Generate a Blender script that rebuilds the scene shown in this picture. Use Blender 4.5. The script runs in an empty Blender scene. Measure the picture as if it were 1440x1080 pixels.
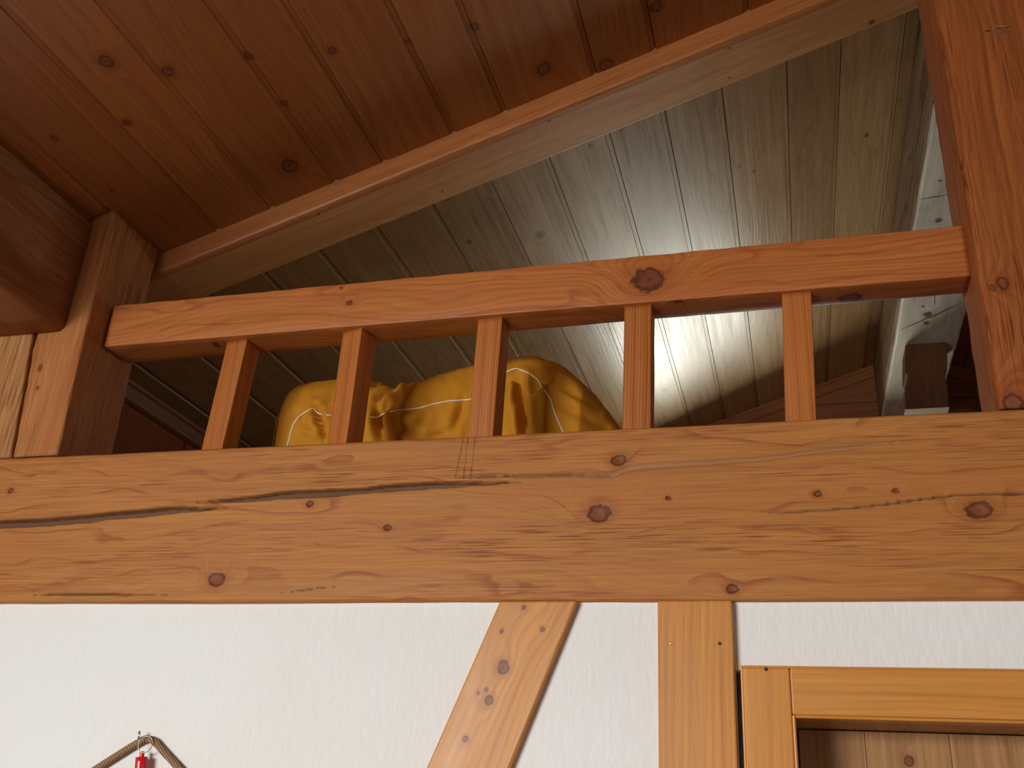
import bpy, math, random
import numpy as np
from mathutils import Vector, Matrix, noise
from mathutils.bvhtree import BVHTree

# ------------------------------------------------------------------ units
# modelled in "wall units" (1 = distance camera to wall), scaled to metres by S
S = 1.65
H = 1.65
def W(p): return Vector((p[0]*S, p[1]*S, p[2]*S + H))
C = bpy.context.scene
COL = C.collection

# ------------------------------------------------------------------ camera
yaw, pitch, roll, F = -0.28913534, 0.4208095, 0.05843557, 1397.25
cy_, sy_, cp_, sp_, cr_, sr_ = math.cos(yaw), math.sin(yaw), math.cos(pitch), math.sin(pitch), math.cos(roll), math.sin(roll)
fw = Vector((sy_*cp_, cy_*cp_, sp_)); rt = Vector((cy_, -sy_, 0)); up = rt.cross(fw)
rt2 = cr_*rt + sr_*up; up2 = -sr_*rt + cr_*up
cam = bpy.data.objects.new('camera', bpy.data.cameras.new('camera')); COL.objects.link(cam)
cam.matrix_world = Matrix(((rt2.x, up2.x, -fw.x, 0), (rt2.y, up2.y, -fw.y, 0), (rt2.z, up2.z, -fw.z, H), (0, 0, 0, 1)))
cam.data.sensor_width = 36; cam.data.lens = F/1440*36; cam.data.clip_start = .02
C.camera = cam
def ray(x, y): return rt2*(x-720) - up2*(y-540) + fw*F
def ony(x, y, Y): d = ray(x, y); return d*(Y/d.y)
def onx(x, y, X): d = ray(x, y); return d*(X/d.x)
def onz(x, y, Z): d = ray(x, y); return d*(Z/d.z)
RS, RC = .342, 1.0975                     # roof slope and height
def onroof(x, y): d = ray(x, y); return d*(RC/(d.z-RS*d.x))

# ------------------------------------------------------------------ world, lights, exposure
wd = bpy.data.worlds.new('world'); C.world = wd; wd.use_nodes = True
wd.node_tree.nodes['Background'].inputs[0].default_value = (.75, .88, 1, 1)
wd.node_tree.nodes['Background'].inputs[1].default_value = .25
def area(name, loc, to, sx, sy, power, col, spread=180):
    l = bpy.data.lights.new(name, 'AREA'); l.shape = 'RECTANGLE'; l.size = sx; l.size_y = sy
    l.energy = power; l.color = col; l.spread = math.radians(spread)
    o = bpy.data.objects.new(name, l); COL.objects.link(o)
    a, b = W(loc), W(to); o.location = a
    o.rotation_euler = (b-a).to_track_quat('-Z', 'Y').to_euler(); return o
# daylight of the room's own window (behind and left of the camera) and of the loft's gable window
area('room_window_light', (-1.30, -1.42, .16), (-.22, .70, -.62), 1.5, .95, 73, (1, .993, .955), 116)
area('loft_window_light', (.00, 2.85, .60), (.02, 2.0, 1.06), .80, .40, 16, (.96, 1, .89), 150)
C.view_settings.view_transform = 'Standard'; C.view_settings.look = 'None'
C.view_settings.gamma = 1; C.view_settings.use_curve_mapping = False
C.view_settings.exposure = 0.0

# ------------------------------------------------------------------ materials
class NT:
    def __init__(s, name):
        s.m = bpy.data.materials.new(name); s.m.use_nodes = True; s.t = s.m.node_tree; s.n = s.t.nodes
        s.bsdf = s.n['Principled BSDF']
    def set(s, sock, v):
        if isinstance(v, bpy.types.NodeSocket): s.t.links.new(v, sock)
        elif v is not None: sock.default_value = v
    def math(s, op, a, b=None, c=None, clamp=False):
        n = s.n.new('ShaderNodeMath'); n.operation = op; n.use_clamp = clamp
        s.set(n.inputs[0], a)
        if b is not None: s.set(n.inputs[1], b)
        if c is not None: s.set(n.inputs[2], c)
        return n.outputs[0]
    def vm(s, op, a, b=None, out=0):
        n = s.n.new('ShaderNodeVectorMath'); n.operation = op; s.set(n.inputs[0], a)
        if b is not None: s.set(n.inputs[1], b)
        return n.outputs['Value'] if op in ('LENGTH', 'DOT_PRODUCT') else n.outputs[0]
    def comb(s, x, y, z=0.0):
        n = s.n.new('ShaderNodeCombineXYZ'); s.set(n.inputs[0], x); s.set(n.inputs[1], y); s.set(n.inputs[2], z); return n.outputs[0]
    def noise(s, v, sc, det=2, rough=.5, dist=0):
        n = s.n.new('ShaderNodeTexNoise'); s.set(n.inputs['Vector'], v); n.inputs['Scale'].default_value = sc
        n.inputs['Detail'].default_value = det; n.inputs['Roughness'].default_value = rough; n.inputs['Distortion'].default_value = dist
        return n.outputs['Fac']
    def mix(s, f, a, b, mode='MIX'):
        n = s.n.new('ShaderNodeMix'); n.data_type = 'RGBA'; n.blend_type = mode
        s.set(n.inputs[0], f); s.set(n.inputs[6], a); s.set(n.inputs[7], b); return n.outputs[2]
    def ramp(s, v, a, b, lo=0.0, hi=1.0, smooth=True):
        n = s.n.new('ShaderNodeMapRange'); n.interpolation_type = 'SMOOTHSTEP' if smooth else 'LINEAR'
        s.set(n.inputs[0], v)
        for i, q in enumerate((a, b, lo, hi)): n.inputs[i+1].default_value = q
        return n.outputs[0]
    def bump(s, h, st, dist):
        n = s.n.new('ShaderNodeBump'); n.inputs['Strength'].default_value = st; n.inputs['Distance'].default_value = dist
        s.set(n.inputs['Height'], h); s.set(s.bsdf.inputs['Normal'], n.outputs[0])
def c4(c): return (c[0], c[1], c[2], 1)

def wood(name, a, b, base, dark=None, origin=(0, 0, 0), knots=(), ring=55, warp=.05, contrast=.5, rough=.5, spec=.35, streak=.0, topo=.0,
         fiber=.3, blotch=.3, seed=0., rnd=0., segs=(), masks=False, bump=.25, tint=None, wl=1.0, knotcol=(.075, .022, .012)):
    """pine grain: contours of a stretched noise field, pulled up round every knot.
    a = grain direction, b = across.  knots: (point in wall units, radius m, stretch, pull)"""
    a = Vector(a).normalized(); b = Vector(b).normalized(); c = a.cross(b)
    dark = dark or (base[0]*.55, base[1]*.42, base[2]*.35)
    g = NT(name)
    tc = g.n.new('ShaderNodeTexCoord').outputs['Object']
    oi = g.n.new('ShaderNodeObjectInfo').outputs['Random']
    u = g.vm('DOT_PRODUCT', tc, tuple(a)); v = g.vm('DOT_PRODUCT', tc, tuple(b)); w = g.vm('DOT_PRODUCT', tc, tuple(c))
    off = g.math('MULTIPLY', oi, 37.0 if rnd else 0.0)
    off = g.math('ADD', off, seed)
    un = g.math('ADD', g.math('MULTIPLY', u, 1.1*wl), off)
    n1 = g.noise(g.comb(un, g.math('MULTIPLY', v, 5.0), g.math('MULTIPLY', w, 5.0)), 1.0, 2, .5)
    n2 = g.noise(g.comb(g.math('MULTIPLY', un, 7.0), g.math('MULTIPLY', v, 24.0), off), 1.0, 2, .5)
    vw = g.math('ADD', v, g.math('MULTIPLY', w, .7))
    fld = g.math('ADD', vw, g.math('MULTIPLY', n1, warp*6))
    fld = g.math('ADD', fld, g.math('MULTIPLY', n2, warp*.35))
    Q = g.comb(u, v, g.math('MULTIPLY', w, .45)); Qf = g.comb(u, v, 0.0)
    dmin = None; pull = None
    for k in knots:
        p = W(k[0]) - Vector(origin); K = (p.dot(a), p.dot(b), p.dot(c)*.45)
        r, st, am = k[1], k[2], k[3]; cs = k[4] if len(k) > 4 else min(st, 1.35)
        d = g.vm('SUBTRACT', Q, K)
        core = g.vm('LENGTH', g.vm('MULTIPLY', d, (1/(r*cs), 1/r, 1/r)))
        far = g.vm('LENGTH', g.vm('MULTIPLY', d, (1/(r*st*2.6), 1/(r*2.3), .3/r)))
        ex = g.math('MULTIPLY', g.math('EXPONENT', g.math('MULTIPLY', g.math('MULTIPLY', far, far), -1.0)), r*am)
        dmin = core if dmin is None else g.math('MINIMUM', dmin, core)
        pull = ex if pull is None else g.math('ADD', pull, ex)
    if pull is not None: fld = g.math('ADD', fld, pull)
    fr = g.math('FRACT', g.math('MULTIPLY', fld, ring))
    rg = g.math('MULTIPLY', g.ramp(fr, .25, .86), g.ramp(fr, .90, 1.0, 1.0, 0.0))
    fr2 = g.math('FRACT', g.math('MULTIPLY', fld, ring*.27))
    rg2 = g.math('MULTIPLY', g.ramp(fr2, .5, .9), g.ramp(fr2, .92, 1.0, 1.0, 0.0))
    fb = g.noise(g.comb(g.math('MULTIPLY', un, 5.0), g.math('MULTIPLY', v, 260.0), g.math('MULTIPLY', w, 260.0)), 1.0, 2, .6)
    fb2 = g.noise(g.comb(g.math('MULTIPLY', un, 2.2), g.math('MULTIPLY', v, 60.0), g.math('MULTIPLY', w, 60.0)), 1.0, 2, .6)
    bl = g.noise(g.comb(g.math('MULTIPLY', un, 1.6), g.math('MULTIPLY', v, 9.0), g.math('MULTIPLY', w, 9.0)), 1.0, 3, .6)
    var = g.ramp(g.noise(g.comb(un, g.math('MULTIPLY', v, 3.0), off), 2.0, 2, .5), .3, .7)
    gm = g.math('ADD', g.math('MULTIPLY', rg, g.math('MULTIPLY_ADD', var, .6, .4)), g.math('MULTIPLY', rg2, .6))
    gm = g.math('MULTIPLY', gm, contrast, clamp=True)
    col = g.mix(gm, c4(base), c4(dark))
    if streak:
        s1 = g.noise(g.comb(g.math('MULTIPLY', un, 9.0), g.math('MULTIPLY', vw, 330.0), off), 1.0, 1, .5)
        s2 = g.noise(g.comb(g.math('MULTIPLY', un, 1.8), g.math('MULTIPLY', v, 14.0), g.math('ADD', off, 5.0)), 1.0, 2, .5)
        col = g.mix(g.math('MULTIPLY', g.math('MULTIPLY', g.ramp(s1, .52, .66), g.ramp(s2, .40, .66)), streak), col, c4([dark[0]*.7, dark[1]*.55, dark[2]*.5]))
    if topo:
        tn = g.noise(g.comb(g.math('MULTIPLY', un, 2.6), g.math('MULTIPLY', v, 10.0), off), 1.0, 2, .45)
        tf = g.math('ADD', g.math('MULTIPLY', fld, 16.0), g.math('MULTIPLY', tn, 3.2))
        tfr = g.math('FRACT', g.math('ADD', tf, g.math('MULTIPLY', n2, .35)))
        tl_ = g.math('MULTIPLY', g.ramp(tfr, .80, .965), g.ramp(tfr, .972, 1.0, 1.0, 0.0))
        tg = g.noise(g.comb(g.math('MULTIPLY', un, 6.0), g.math('MULTIPLY', v, 20.0), g.math('ADD', off, 9.0)), 1.0, 2, .6)
        col = g.mix(g.math('MULTIPLY', g.math('MULTIPLY', tl_, g.ramp(tg, .35, .62)), topo), col, c4([dark[0]*.8, dark[1]*.6, dark[2]*.5]))
    lo = 1-fiber
    f = g.ramp(g.math('ADD', g.math('MULTIPLY', fb, .6), g.math('MULTIPLY', fb2, .4)), .3, .7, lo, 1.08)
    col = g.mix(1.0, col, g.comb(f, f, f), 'MULTIPLY')
    tint = tint or (base[0]*.72, base[1]*.5, base[2]*.38)
    col = g.mix(g.math('MULTIPLY', g.ramp(bl, .42, .72), blotch), col, c4(tint))
    if rnd:
        rr = g.math('MULTIPLY_ADD', oi, rnd, 1-rnd/2)
        col = g.mix(1.0, col, g.comb(rr, g.math('POWER', rr, 1.15), g.math('POWER', rr, 1.3)), 'MULTIPLY')
    if dmin is not None:
        halo = g.ramp(dmin, .9, 2.4, .42, 0.0)
        col = g.mix(halo, col, c4((base[0]*.55, base[1]*.36, base[2]*.25)))
        kn_ = g.noise(Q, 75.0, 2, .5)
        dn = g.math('ADD', dmin, g.math('MULTIPLY_ADD', kn_, .9, -.45))
        dn = g.math('MULTIPLY', dn, 1.12)
        kf = g.ramp(dn, .62, 1.08, .9, 0.0)
        col = g.mix(kf, col, c4((knotcol[0]*3.0, knotcol[1]*3.0, knotcol[2]*2.0)))
        rim = g.math('MULTIPLY', g.ramp(dn, .55, .9), g.ramp(dn, .95, 1.25, 1.0, 0.0))
        col = g.mix(g.math('MULTIPLY', rim, .85), col, c4(knotcol))
        col = g.mix(g.ramp(dn, .0, .35, .6, 0.0), col, c4(knotcol))
    h = g.math('ADD', g.math('MULTIPLY', gm, -.5), g.math('MULTIPLY', fb, .5))
    for s in segs:         # hairline drying checks: (p, q, half width m)
        p = W(s[0])-Vector(origin); q = W(s[1])-Vector(origin)
        P = Vector((p.dot(a), p.dot(b), 0)); D = Vector((q.dot(a), q.dot(b), 0))-P; L = D.length; D /= L
        N = Vector((-D.y, D.x, 0)); d = g.vm('SUBTRACT', Qf, tuple(P))
        t = g.math('DIVIDE', g.vm('DOT_PRODUCT', d, tuple(D)), L)
        dist = g.math('ABSOLUTE', g.math('ADD', g.vm('DOT_PRODUCT', d, tuple(N)), g.math('MULTIPLY_ADD', n2, s[2]*5, -s[2]*2.5)))
        wid = g.math('MULTIPLY', g.math('MULTIPLY', g.math('MULTIPLY', t, g.math('SUBTRACT', 1.0, t)), 4.0), s[2])
        mk = g.math('LESS_THAN', dist, wid)
        col = g.mix(g.math('MULTIPLY', mk, .88), col, (.035, .014, .008, 1))
        h = g.math('SUBTRACT', h, mk)
    if masks:
        at = g.n.new('ShaderNodeAttribute'); at.attribute_name = 'crack'
        crk = at.outputs['Fac']
        col = g.mix(g.math('MULTIPLY', crk, .9), col, (.105, .052, .030, 1))
        at2 = g.n.new('ShaderNodeAttribute'); at2.attribute_name = 'worn'
        col = g.mix(g.math('MULTIPLY', at2.outputs['Fac'], .55), col, (.36, .19, .105, 1))
        at3 = g.n.new('ShaderNodeAttribute'); at3.attribute_name = 'scratch'
        col = g.mix(g.math('MULTIPLY', at3.outputs['Fac'], .7), col, (.12, .04, .018, 1))
    g.set(g.bsdf.inputs['Base Color'], col)
    g.set(g.bsdf.inputs['Roughness'], g.math('MULTIPLY_ADD', fb2, .25, rough-.12))
    g.bsdf.inputs['Specular IOR Level'].default_value = spec
    g.bump(h, bump, .0012)
    return g.m

def plain(name, col, rough=.6, metal=0., spec=.4, nz=None, nb=.2, nd=.002, nscale=(1, 1, 1), var=.0, sheen=0.):
    g = NT(name); tc = g.n.new('ShaderNodeTexCoord').outputs['Object']
    g.bsdf.inputs['Roughness'].default_value = rough; g.bsdf.inputs['Metallic'].default_value = metal
    g.bsdf.inputs['Specular IOR Level'].default_value = spec
    n = g.noise(g.vm('MULTIPLY', tc, nscale), nz or 20, 4, .6)
    g.set(g.bsdf.inputs['Base Color'], g.mix(g.math('MULTIPLY', g.ramp(n, .3, .7), var), c4(col), c4([k*.6 for k in col])))
    if nz: g.bump(n, nb, nd)
    if sheen: g.bsdf.inputs['Sheen Weight'].default_value = sheen
    return g.m

BEAM = (.48, .195, .050); RAIL = (.52, .178, .043); TRIM = (.62, .262, .052); CEIL = (.37, .125, .032); LOFT = (.47, .285, .120)
X, Y, Z = (1, 0, 0), (0, 1, 0), (0, 0, 1)
RD = Vector((1, 0, RS)).normalized()             # up the roof

# ------------------------------------------------------------------ mesh helpers
def tagit(o, label=None, cat=None, group=None, kind=None):
    if label: o['label'] = label
    if cat: o['category'] = cat
    if group: o['group'] = group
    if kind: o['kind'] = kind
    return o
def link(name, verts, faces, mat, parent=None, origin=None, smooth=False, bevel=0, world=False, seg=1):
    """verts in wall units (or metres if world=True); origin in metres"""
    o3 = Vector(origin) if origin is not None else Vector((0, 0, 0))
    vs = [(Vector(v) if world else W(v)) - o3 for v in verts]
    me = bpy.data.meshes.new(name); me.from_pydata([tuple(v) for v in vs], [], faces); me.update()
    if mat: me.materials.append(mat)
    o = bpy.data.objects.new(name, me); COL.objects.link(o); o.location = o3
    if parent:
        o.parent = parent; o.location = o3 - parent.location
    if smooth:
        for p in me.polygons: p.use_smooth = True
    if bevel:
        md = o.modifiers.new('bevel', 'BEVEL'); md.width = bevel; md.segments = seg; md.limit_method = 'ANGLE'; md.angle_limit = math.radians(35)
    return o
def empty(name, loc, label=None, cat=None, group=None, kind=None):
    o = bpy.data.objects.new(name, None); COL.objects.link(o); o.location = W(loc); o.empty_display_size = .05
    return tagit(o, label, cat, group, kind)
BF = [(0, 3, 2, 1), (4, 5, 6, 7), (0, 1, 5, 4), (1, 2, 6, 5), (2, 3, 7, 6), (3, 0, 4, 7)]
def boxv(x0, x1, y0, y1, z0, z1):
    return [(x0, y0, z0), (x1, y0, z0), (x1, y1, z0), (x0, y1, z0), (x0, y0, z1), (x1, y0, z1), (x1, y1, z1), (x0, y1, z1)]
def hexa(name, v8, mat, **k): return link(name, v8, BF, mat, **k)
def box(name, x0, x1, y0, y1, z0, z1, mat, **k): return hexa(name, boxv(x0, x1, y0, y1, z0, z1), mat, **k)
def boxes(name, lst, mat, **k):
    vs, fs = [], []
    for b in lst:
        n = len(vs); vs += boxv(*b); fs += [tuple(i+n for i in f) for f in BF]
    return link(name, vs, fs, mat, **k)
def prism(name, prof, A, B, mat, **k):
    """profile of 3d points at A end given by callable"""
    n = len(prof); vs = [A(p) for p in prof] + [B(p) for p in prof]
    fs = [tuple(range(n))[::-1], tuple(range(n, 2*n))] + [(i, (i+1) % n, n+(i+1) % n, n+i) for i in range(n)]
    return link(name, vs, fs, mat, **k)
def loft(name, A, B, mat, n=40, m=4, r=.006, wob=.0015, wf=6, seed=0, edge=0., **k):
    """timber between two 4-point ends, rounded and slightly uneven; r, wob in wall units; edge = raggedness of the arrises"""
    A = [Vector(p) for p in A]; B = [Vector(p) for p in B]; vs, fs = [], []
    per = 0
    for i in range(n+1):
        t = i/n; q = [A[j].lerp(B[j], t) for j in range(4)]; ring = []
        for j in range(4):
            p, pv, nx = q[j], q[j-1], q[(j+1) % 4]
            rr = r*(1+edge*noise.noise(p*40+Vector((seed, j*7, 0)))*2)
            rr = max(rr, r*.15)
            d1 = (pv-p).normalized()*rr; d2 = (nx-p).normalized()*rr
            for s in range(m):
                f = s/(m-1)*math.pi/2
                ring.append(p + d1*(1-math.sin(f)) + d2*(1-math.cos(f)))
            for s in (1, 2, 3):
                ring.append((p+d2).lerp(nx+(p-nx).normalized()*rr, s/4))
        for p in ring:
            nv = noise.noise_vector(p*wf+Vector((seed*3.1, 0, 0)))
            vs.append(p + nv*wob)
        per = len(ring)
    for i in range(n):
        for j in range(per): fs.append((i*per+j, i*per+(j+1) % per, (i+1)*per+(j+1) % per, (i+1)*per+j))
    fs.append(tuple(range(per))[::-1]); fs.append(tuple(range(n*per, (n+1)*per)))
    o = link(name, vs, fs, mat, **k)
    me = o.data
    for p in me.polygons: p.use_smooth = len(p.vertices) == 4
    return o
def tube(name, pts, r, mat, m=8, closed=False, parent=None, origin=None, taper=None):
    """pts in metres, world"""
    pts = [Vector(p) for p in pts]; n = len(pts); vs, fs = [], []
    N = None
    for i, p in enumerate(pts):
        t = (pts[(i+1) % n]-pts[i-1]) if closed else (pts[min(i+1, n-1)]-pts[max(i-1, 0)])
        t.normalize()
        if N is None: N = t.orthogonal().normalized()
        N = (N - t*N.dot(t)).normalized(); Bn = t.cross(N)
        rr = r if taper is None else r*taper(i/(n-1))
        for j in range(m):
            a = 2*math.pi*j/m; vs.append(p + (N*math.cos(a)+Bn*math.sin(a))*rr)
    for i in range(n if closed else n-1):
        for j in range(m):
            i2 = (i+1) % n; fs.append((i*m+j, i*m+(j+1) % m, i2*m+(j+1) % m, i2*m+j))
    if not closed: fs.append(tuple(range(m))[::-1]); fs.append(tuple(range((n-1)*m, n*m)))
    return link(name, vs, fs, mat, parent=parent, origin=origin, smooth=True, world=True)
def face(px, Yv=1.0): p = ony(px[0], px[1], Yv); return (p.x, p.y, p.z)

# ================================================================== STRUCTURE
XF = -1.95                                       # left wall of the room
XL, XR, YB, YG = -1.15, 1.05, -1.5, 2.56        # left wall, right wall, wall behind the camera, gable
def roofz(x): return min(RS*x+RC, 1.3134-RS*x)
pg = NT('plaster'); tc = pg.n.new('ShaderNodeTexCoord').outputs['Object']
na_ = pg.noise(pg.vm('MULTIPLY', tc, (1, 1, .30)), 110, 4, .65); nb_ = pg.noise(pg.vm('MULTIPLY', tc, (1, 1, .6)), 28, 3, .6, .6); nc_ = pg.noise(tc, 2.2, 2, .5)
pg.set(pg.bsdf.inputs['Base Color'], pg.mix(pg.ramp(nc_, .35, .65), (.82, .80, .785, 1), (.825, .84, .825, 1)))
pg.bsdf.inputs['Roughness'].default_value = .85; pg.bsdf.inputs['Specular IOR Level'].default_value = .2
pg.bump(pg.math('ADD', na_, pg.math('MULTIPLY', nb_, 1.4)), .42, .0035); plaster = pg.m
boards_front = wood('ceiling_pine', Y, RD, CEIL, knots=[((onroof(*p).x, onroof(*p).y, onroof(*p).z), r, 1.2, 3.) for p, r in
        (((667, 38), .010), ((764, 97), .017), ((852, 91), .017), ((922, 9), .014), ((407, 233), .020), ((350, 80), .009), ((467, 71), .009),
         ((236, 101), .012), ((150, 86), .014), ((178, 172), .008), ((76, 194), .007), ((400, 146), .008), ((158, 268), .005), ((575, 60), .006))],
        ring=70, warp=.03, contrast=.28, rough=.38, spec=.45, fiber=.16, blotch=.25, rnd=.22, bump=.12)
LP = [((1060, 241), .004), ((1040, 235), .003), ((935, 548), .011), ((1002, 494), .006), ((830, 205), .006), ((1219, 190), .006), ((905, 455), .007), ((760, 330), .009), ((660, 340), .007)]
boards_loft = wood('loft_pine', Y, RD, LOFT, dark=(.33, .19, .085), knots=[((onroof(*p).x, onroof(*p).y, onroof(*p).z), r, 1.4, 4.) for p, r in LP],
        ring=48, warp=.06, contrast=.36, rough=.34, spec=.55, fiber=.20, blotch=.42, rnd=.30, bump=.3, tint=(.33, .185, .075), topo=.45)

def board_profile(a, b, deep=.0035, tongue=.007):
    """cross-section (x, depth below roof plane upward positive) of a tongue and groove board"""
    return [(a+.0006, 0.004+deep), (a+.0006, deep), (a+.0014, 0), (b-tongue-.0005, 0), (b-tongue, deep*.75), (b-.0004, deep*.75), (b-.0004, .004+deep)]
def roof_boards(parent, xs, y0, y1, mat, right=False):
    for a, b in zip(xs[:-1], xs[1:]):
        f = (lambda p, yy: (p[0], yy, (1.3134-RS*p[0] if right else RS*p[0]+RC)+p[1]*1.05))
        prism('board', board_profile(a, b), lambda p: f(p, y0), lambda p: f(p, y1), mat, parent=parent, origin=parent.location)
fx = [XF, -1.83, -1.72, -1.60, -1.49, -1.37, -1.26, -1.15, -1.03, -.918, -.817, -.730, -.629, -.553, -.446, -.368, -.233, -.146, -.012, .075, .19, .3156]
ce = empty('ceiling', (0, 0, 0), 'stained pine tongue and groove ceiling boards over the room', None, None, 'structure'); ce.location = (0, 0, 0)
def sorted_boards(): pass
roof_boards(ce, fx, YB, 1.124, boards_front)
rx = [.3156+.1*i for i in range(8)]; rx[-1] = XR
roof_boards(ce, rx, YB, 1.124, boards_front, True)
cl = empty('ceiling', (0, 0, 0), 'pale pine tongue and groove ceiling boards of the loft behind the railing', None, None, 'structure'); cl.location = (0, 0, 0)
lx = [-1.15, -1.10, -1.006, -.908, -.811, -.716, -.619, -.526, -.430, -.335, -.238, -.150, -.061, .039, .123, .221, .25]
roof_boards(cl, lx, 1.124, YG, boards_loft)
roof_boards(cl, [.38]+[.46+.095*i for i in range(6)]+[XR], 1.124, YG, boards_front, True)
# roof deck above the boards closes the tongue joints
t = .0084
deck = wood('roof_deck', Y, X, (.2, .1, .05))
prism('roof_deck', [(XF-.05, RS*(XF-.05)+RC+t), (.3156, 1.2054+t), (XR+.05, 1.3134-RS*(XR+.05)+t), (XR+.05, 1.3134-RS*(XR+.05)+t+.03), (.3156, 1.2054+t+.03), (XF-.05, RS*(XF-.05)+RC+t+.03)],
      lambda p: (p[0], YB-.05, p[1]), lambda p: (p[0], YG+.05, p[1]), deck)['kind'] = 'structure'
bpy.data.objects['roof_deck'].name = 'ceiling_deck'

# plaster wall under the beam, with the door opening
DX0, DX1, DZ = -.012, .452, .113
wf_ = boxes('wall_front', [(XF, -.0588, 1.010, 1.10, -1, .222), (-.0588, -.0532, 1.05, 1.10, -1, .152), (-.0588, -.0532, 1.010, 1.10, .152, .222), (-.0532, DX0, 1.010, 1.10, -1, .222), (DX0, DX1, 1.010, 1.10, DZ, .222), (DX1, XR, 1.010, 1.10, -1, .222)], plaster)
tagit(wf_, kind='structure')
prism('wall_front', [(XF, .2), (XL-.001, .2), (XL-.001, roofz(XL)), (XF, roofz(XF))], lambda p: (p[0], 1.010, p[1]), lambda p: (p[0], 1.10, p[1]), plaster)['kind'] = 'structure'
tagit(box('wall_left', XF-.04, XF, YB, 1.10, -1, roofz(XF)+.01, plaster), kind='structure')
tagit(box('wall_right', XR, XR+.04, YB, YG, -1, roofz(XR)+.012, plaster), kind='structure')
wx0, wx1, wz0, wz1 = -1.80, -.82, -.30, .46
def gable(x0, x1, z0, y0, y1): return None
wb = boxes('wall_back', [(XF-.04, wx0, YB-.04, YB, -1, roofz(XF)), (wx0, wx1, YB-.04, YB, -1, wz0), (wx0, wx1, YB-.04, YB, wz1, roofz(wx0)), (wx1, XR+.04, YB-.04, YB, -1, roofz(XR))], plaster)
tagit(wb, kind='structure')
prof = [(wx1, roofz(XR)), (XR+.04, roofz(XR)), (.3156, 1.2054), (XL, roofz(XL)), (wx0, roofz(XL)), (wx0, roofz(wx0)), (wx1, roofz(wx0))]
prism('wall_gable', [(wx1, roofz(XR)-.0), (XR+.03, roofz(XR)), (.3156, 1.21), (wx0, roofz(wx0)), (wx1, roofz(wx0))],
      lambda p: (p[0], YB-.04, p[1]), lambda p: (p[0], YB, p[1]), plaster)['kind'] = 'structure'
floor_m = wood('floor_oak', Y, X, (.13, .07, .04), rough=.4, rnd=.2)
fl = empty('floor', (0, 0, -1), None, None, None, 'structure')
nfl = 24
for i in range(nfl):
    a = XF+(XR-XF)*i/nfl; b = XF+(XR-XF)*(i+1)/nfl
    box('plank', a+.0008, b-.0008, YB, 1.09, -1.015, -1, floor_m, parent=fl, origin=fl.location)
box('subfloor', XF-.04, XR+.04, YB-.04, 1.10, -1.05, -1.016, floor_m, parent=fl, origin=fl.location)
# room window behind the camera
frame_m = wood('window_pine', Z, X, TRIM, rough=.4)
gl = NT('glass'); gl.bsdf.inputs['Transmission Weight'].default_value = 1; gl.bsdf.inputs['Roughness'].default_value = 0; gl.bsdf.inputs['IOR'].default_value = 1.0
glass = gl.m
def window(name, x0, x1, z0, z1, y, mull):
    w = empty(name, ((x0+x1)/2, y, z0), None, None, None, 'structure'); o = w.location; t = .022
    for bx in ((x0, x0+t, z0, z1), (x1-t, x1, z0, z1)): box('frame_stile', bx[0], bx[1], y-.02, y+.02, bx[2], bx[3], frame_m, parent=w, origin=o, bevel=.003)
    for bx in ((x0+t, x1-t, z0, z0+t), (x0+t, x1-t, z1-t, z1)): box('frame_rail', bx[0], bx[1], y-.02, y+.02, bx[2], bx[3], frame_m, parent=w, origin=o, bevel=.003)
    xm = (x0+x1)/2
    if mull: box('mullion', xm-.008, xm+.008, y-.012, y+.012, z0+t, z1-t, frame_m, parent=w, origin=o, bevel=.002)
    return w
window('window_1', wx0, wx1, wz0, wz1, YB-.02, True)

# ---- door with casing
trim_v = lambda org, **k: wood('trim_upright', Z, X, TRIM, origin=org, ring=75, warp=.018, contrast=.26, rough=.36, spec=.45, fiber=.12, blotch=.18, bump=.1, **k)
trim_h = lambda org, **k: wood('trim_level', X, Z, TRIM, origin=org, ring=75, warp=.014, contrast=.30, rough=.36, spec=.45, fiber=.12, blotch=.18, bump=.1, **k)
dr = empty('door_1', (.22, .99, -1), None, None, None, 'structure'); dO = dr.location
cz, ciz, cx0, cx1, cix0, cix1 = .1540, .1068, -.0530, .4930, -.0050, .4450
mv = trim_v(dO); mh = trim_h(dO)
def casing(name, x0, x1, z0, z1, m): return box(name, x0, x1, .990, 1.011, z0, z1, m, parent=dr, origin=dO, bevel=.003, seg=2)
casing('casing_stile', cx0+.0022, cix0-.003, -1, cz-.0022, mv); casing('casing_stile', cix1+.003, cx1-.0022, -1, cz-.0022, mv)
casing('casing_head', cix0-.0027, cix1+.0027, ciz+.003, cz-.0022, mh)
# moulded outer bead and inner bead
bead = lambda n, b, m: box(n, *b, m, parent=dr, origin=dO, bevel=.0022, seg=3)
bead('outer_bead', (cx0, cx0+.0026, .9925, 1.011, -1, cz), mv); bead('outer_bead', (cx1-.0026, cx1, .9925, 1.011, -1, cz), mv)
bead('outer_bead', (cx0+.0026, cx1-.0026, .9925, 1.011, cz-.0026, cz), mh)
bead('inner_bead', (cix0-.003, cix0, .9885, 1.011, -1, ciz+.003), mv); bead('inner_bead', (cix1, cix1+.003, .9885, 1.011, -1, ciz+.003), mv)
bead('inner_bead', (cix0, cix1, .9885, 1.011, ciz, ciz+.003), mh)
jl = wood('jamb_pine', Y, X, (.50, .26, .10), contrast=.2)
box('jamb_lining', cix0-.005, cix0, 1.011, 1.10, -1, ciz+.005, jl, parent=dr, origin=dO); box('jamb_lining', cix1, cix1+.005, 1.011, 1.10, -1, ciz+.005, jl, parent=dr, origin=dO)
box('head_lining', cix0, cix1, 1.011, 1.10, ciz, ciz+.005, jl, parent=dr, origin=dO)
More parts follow.
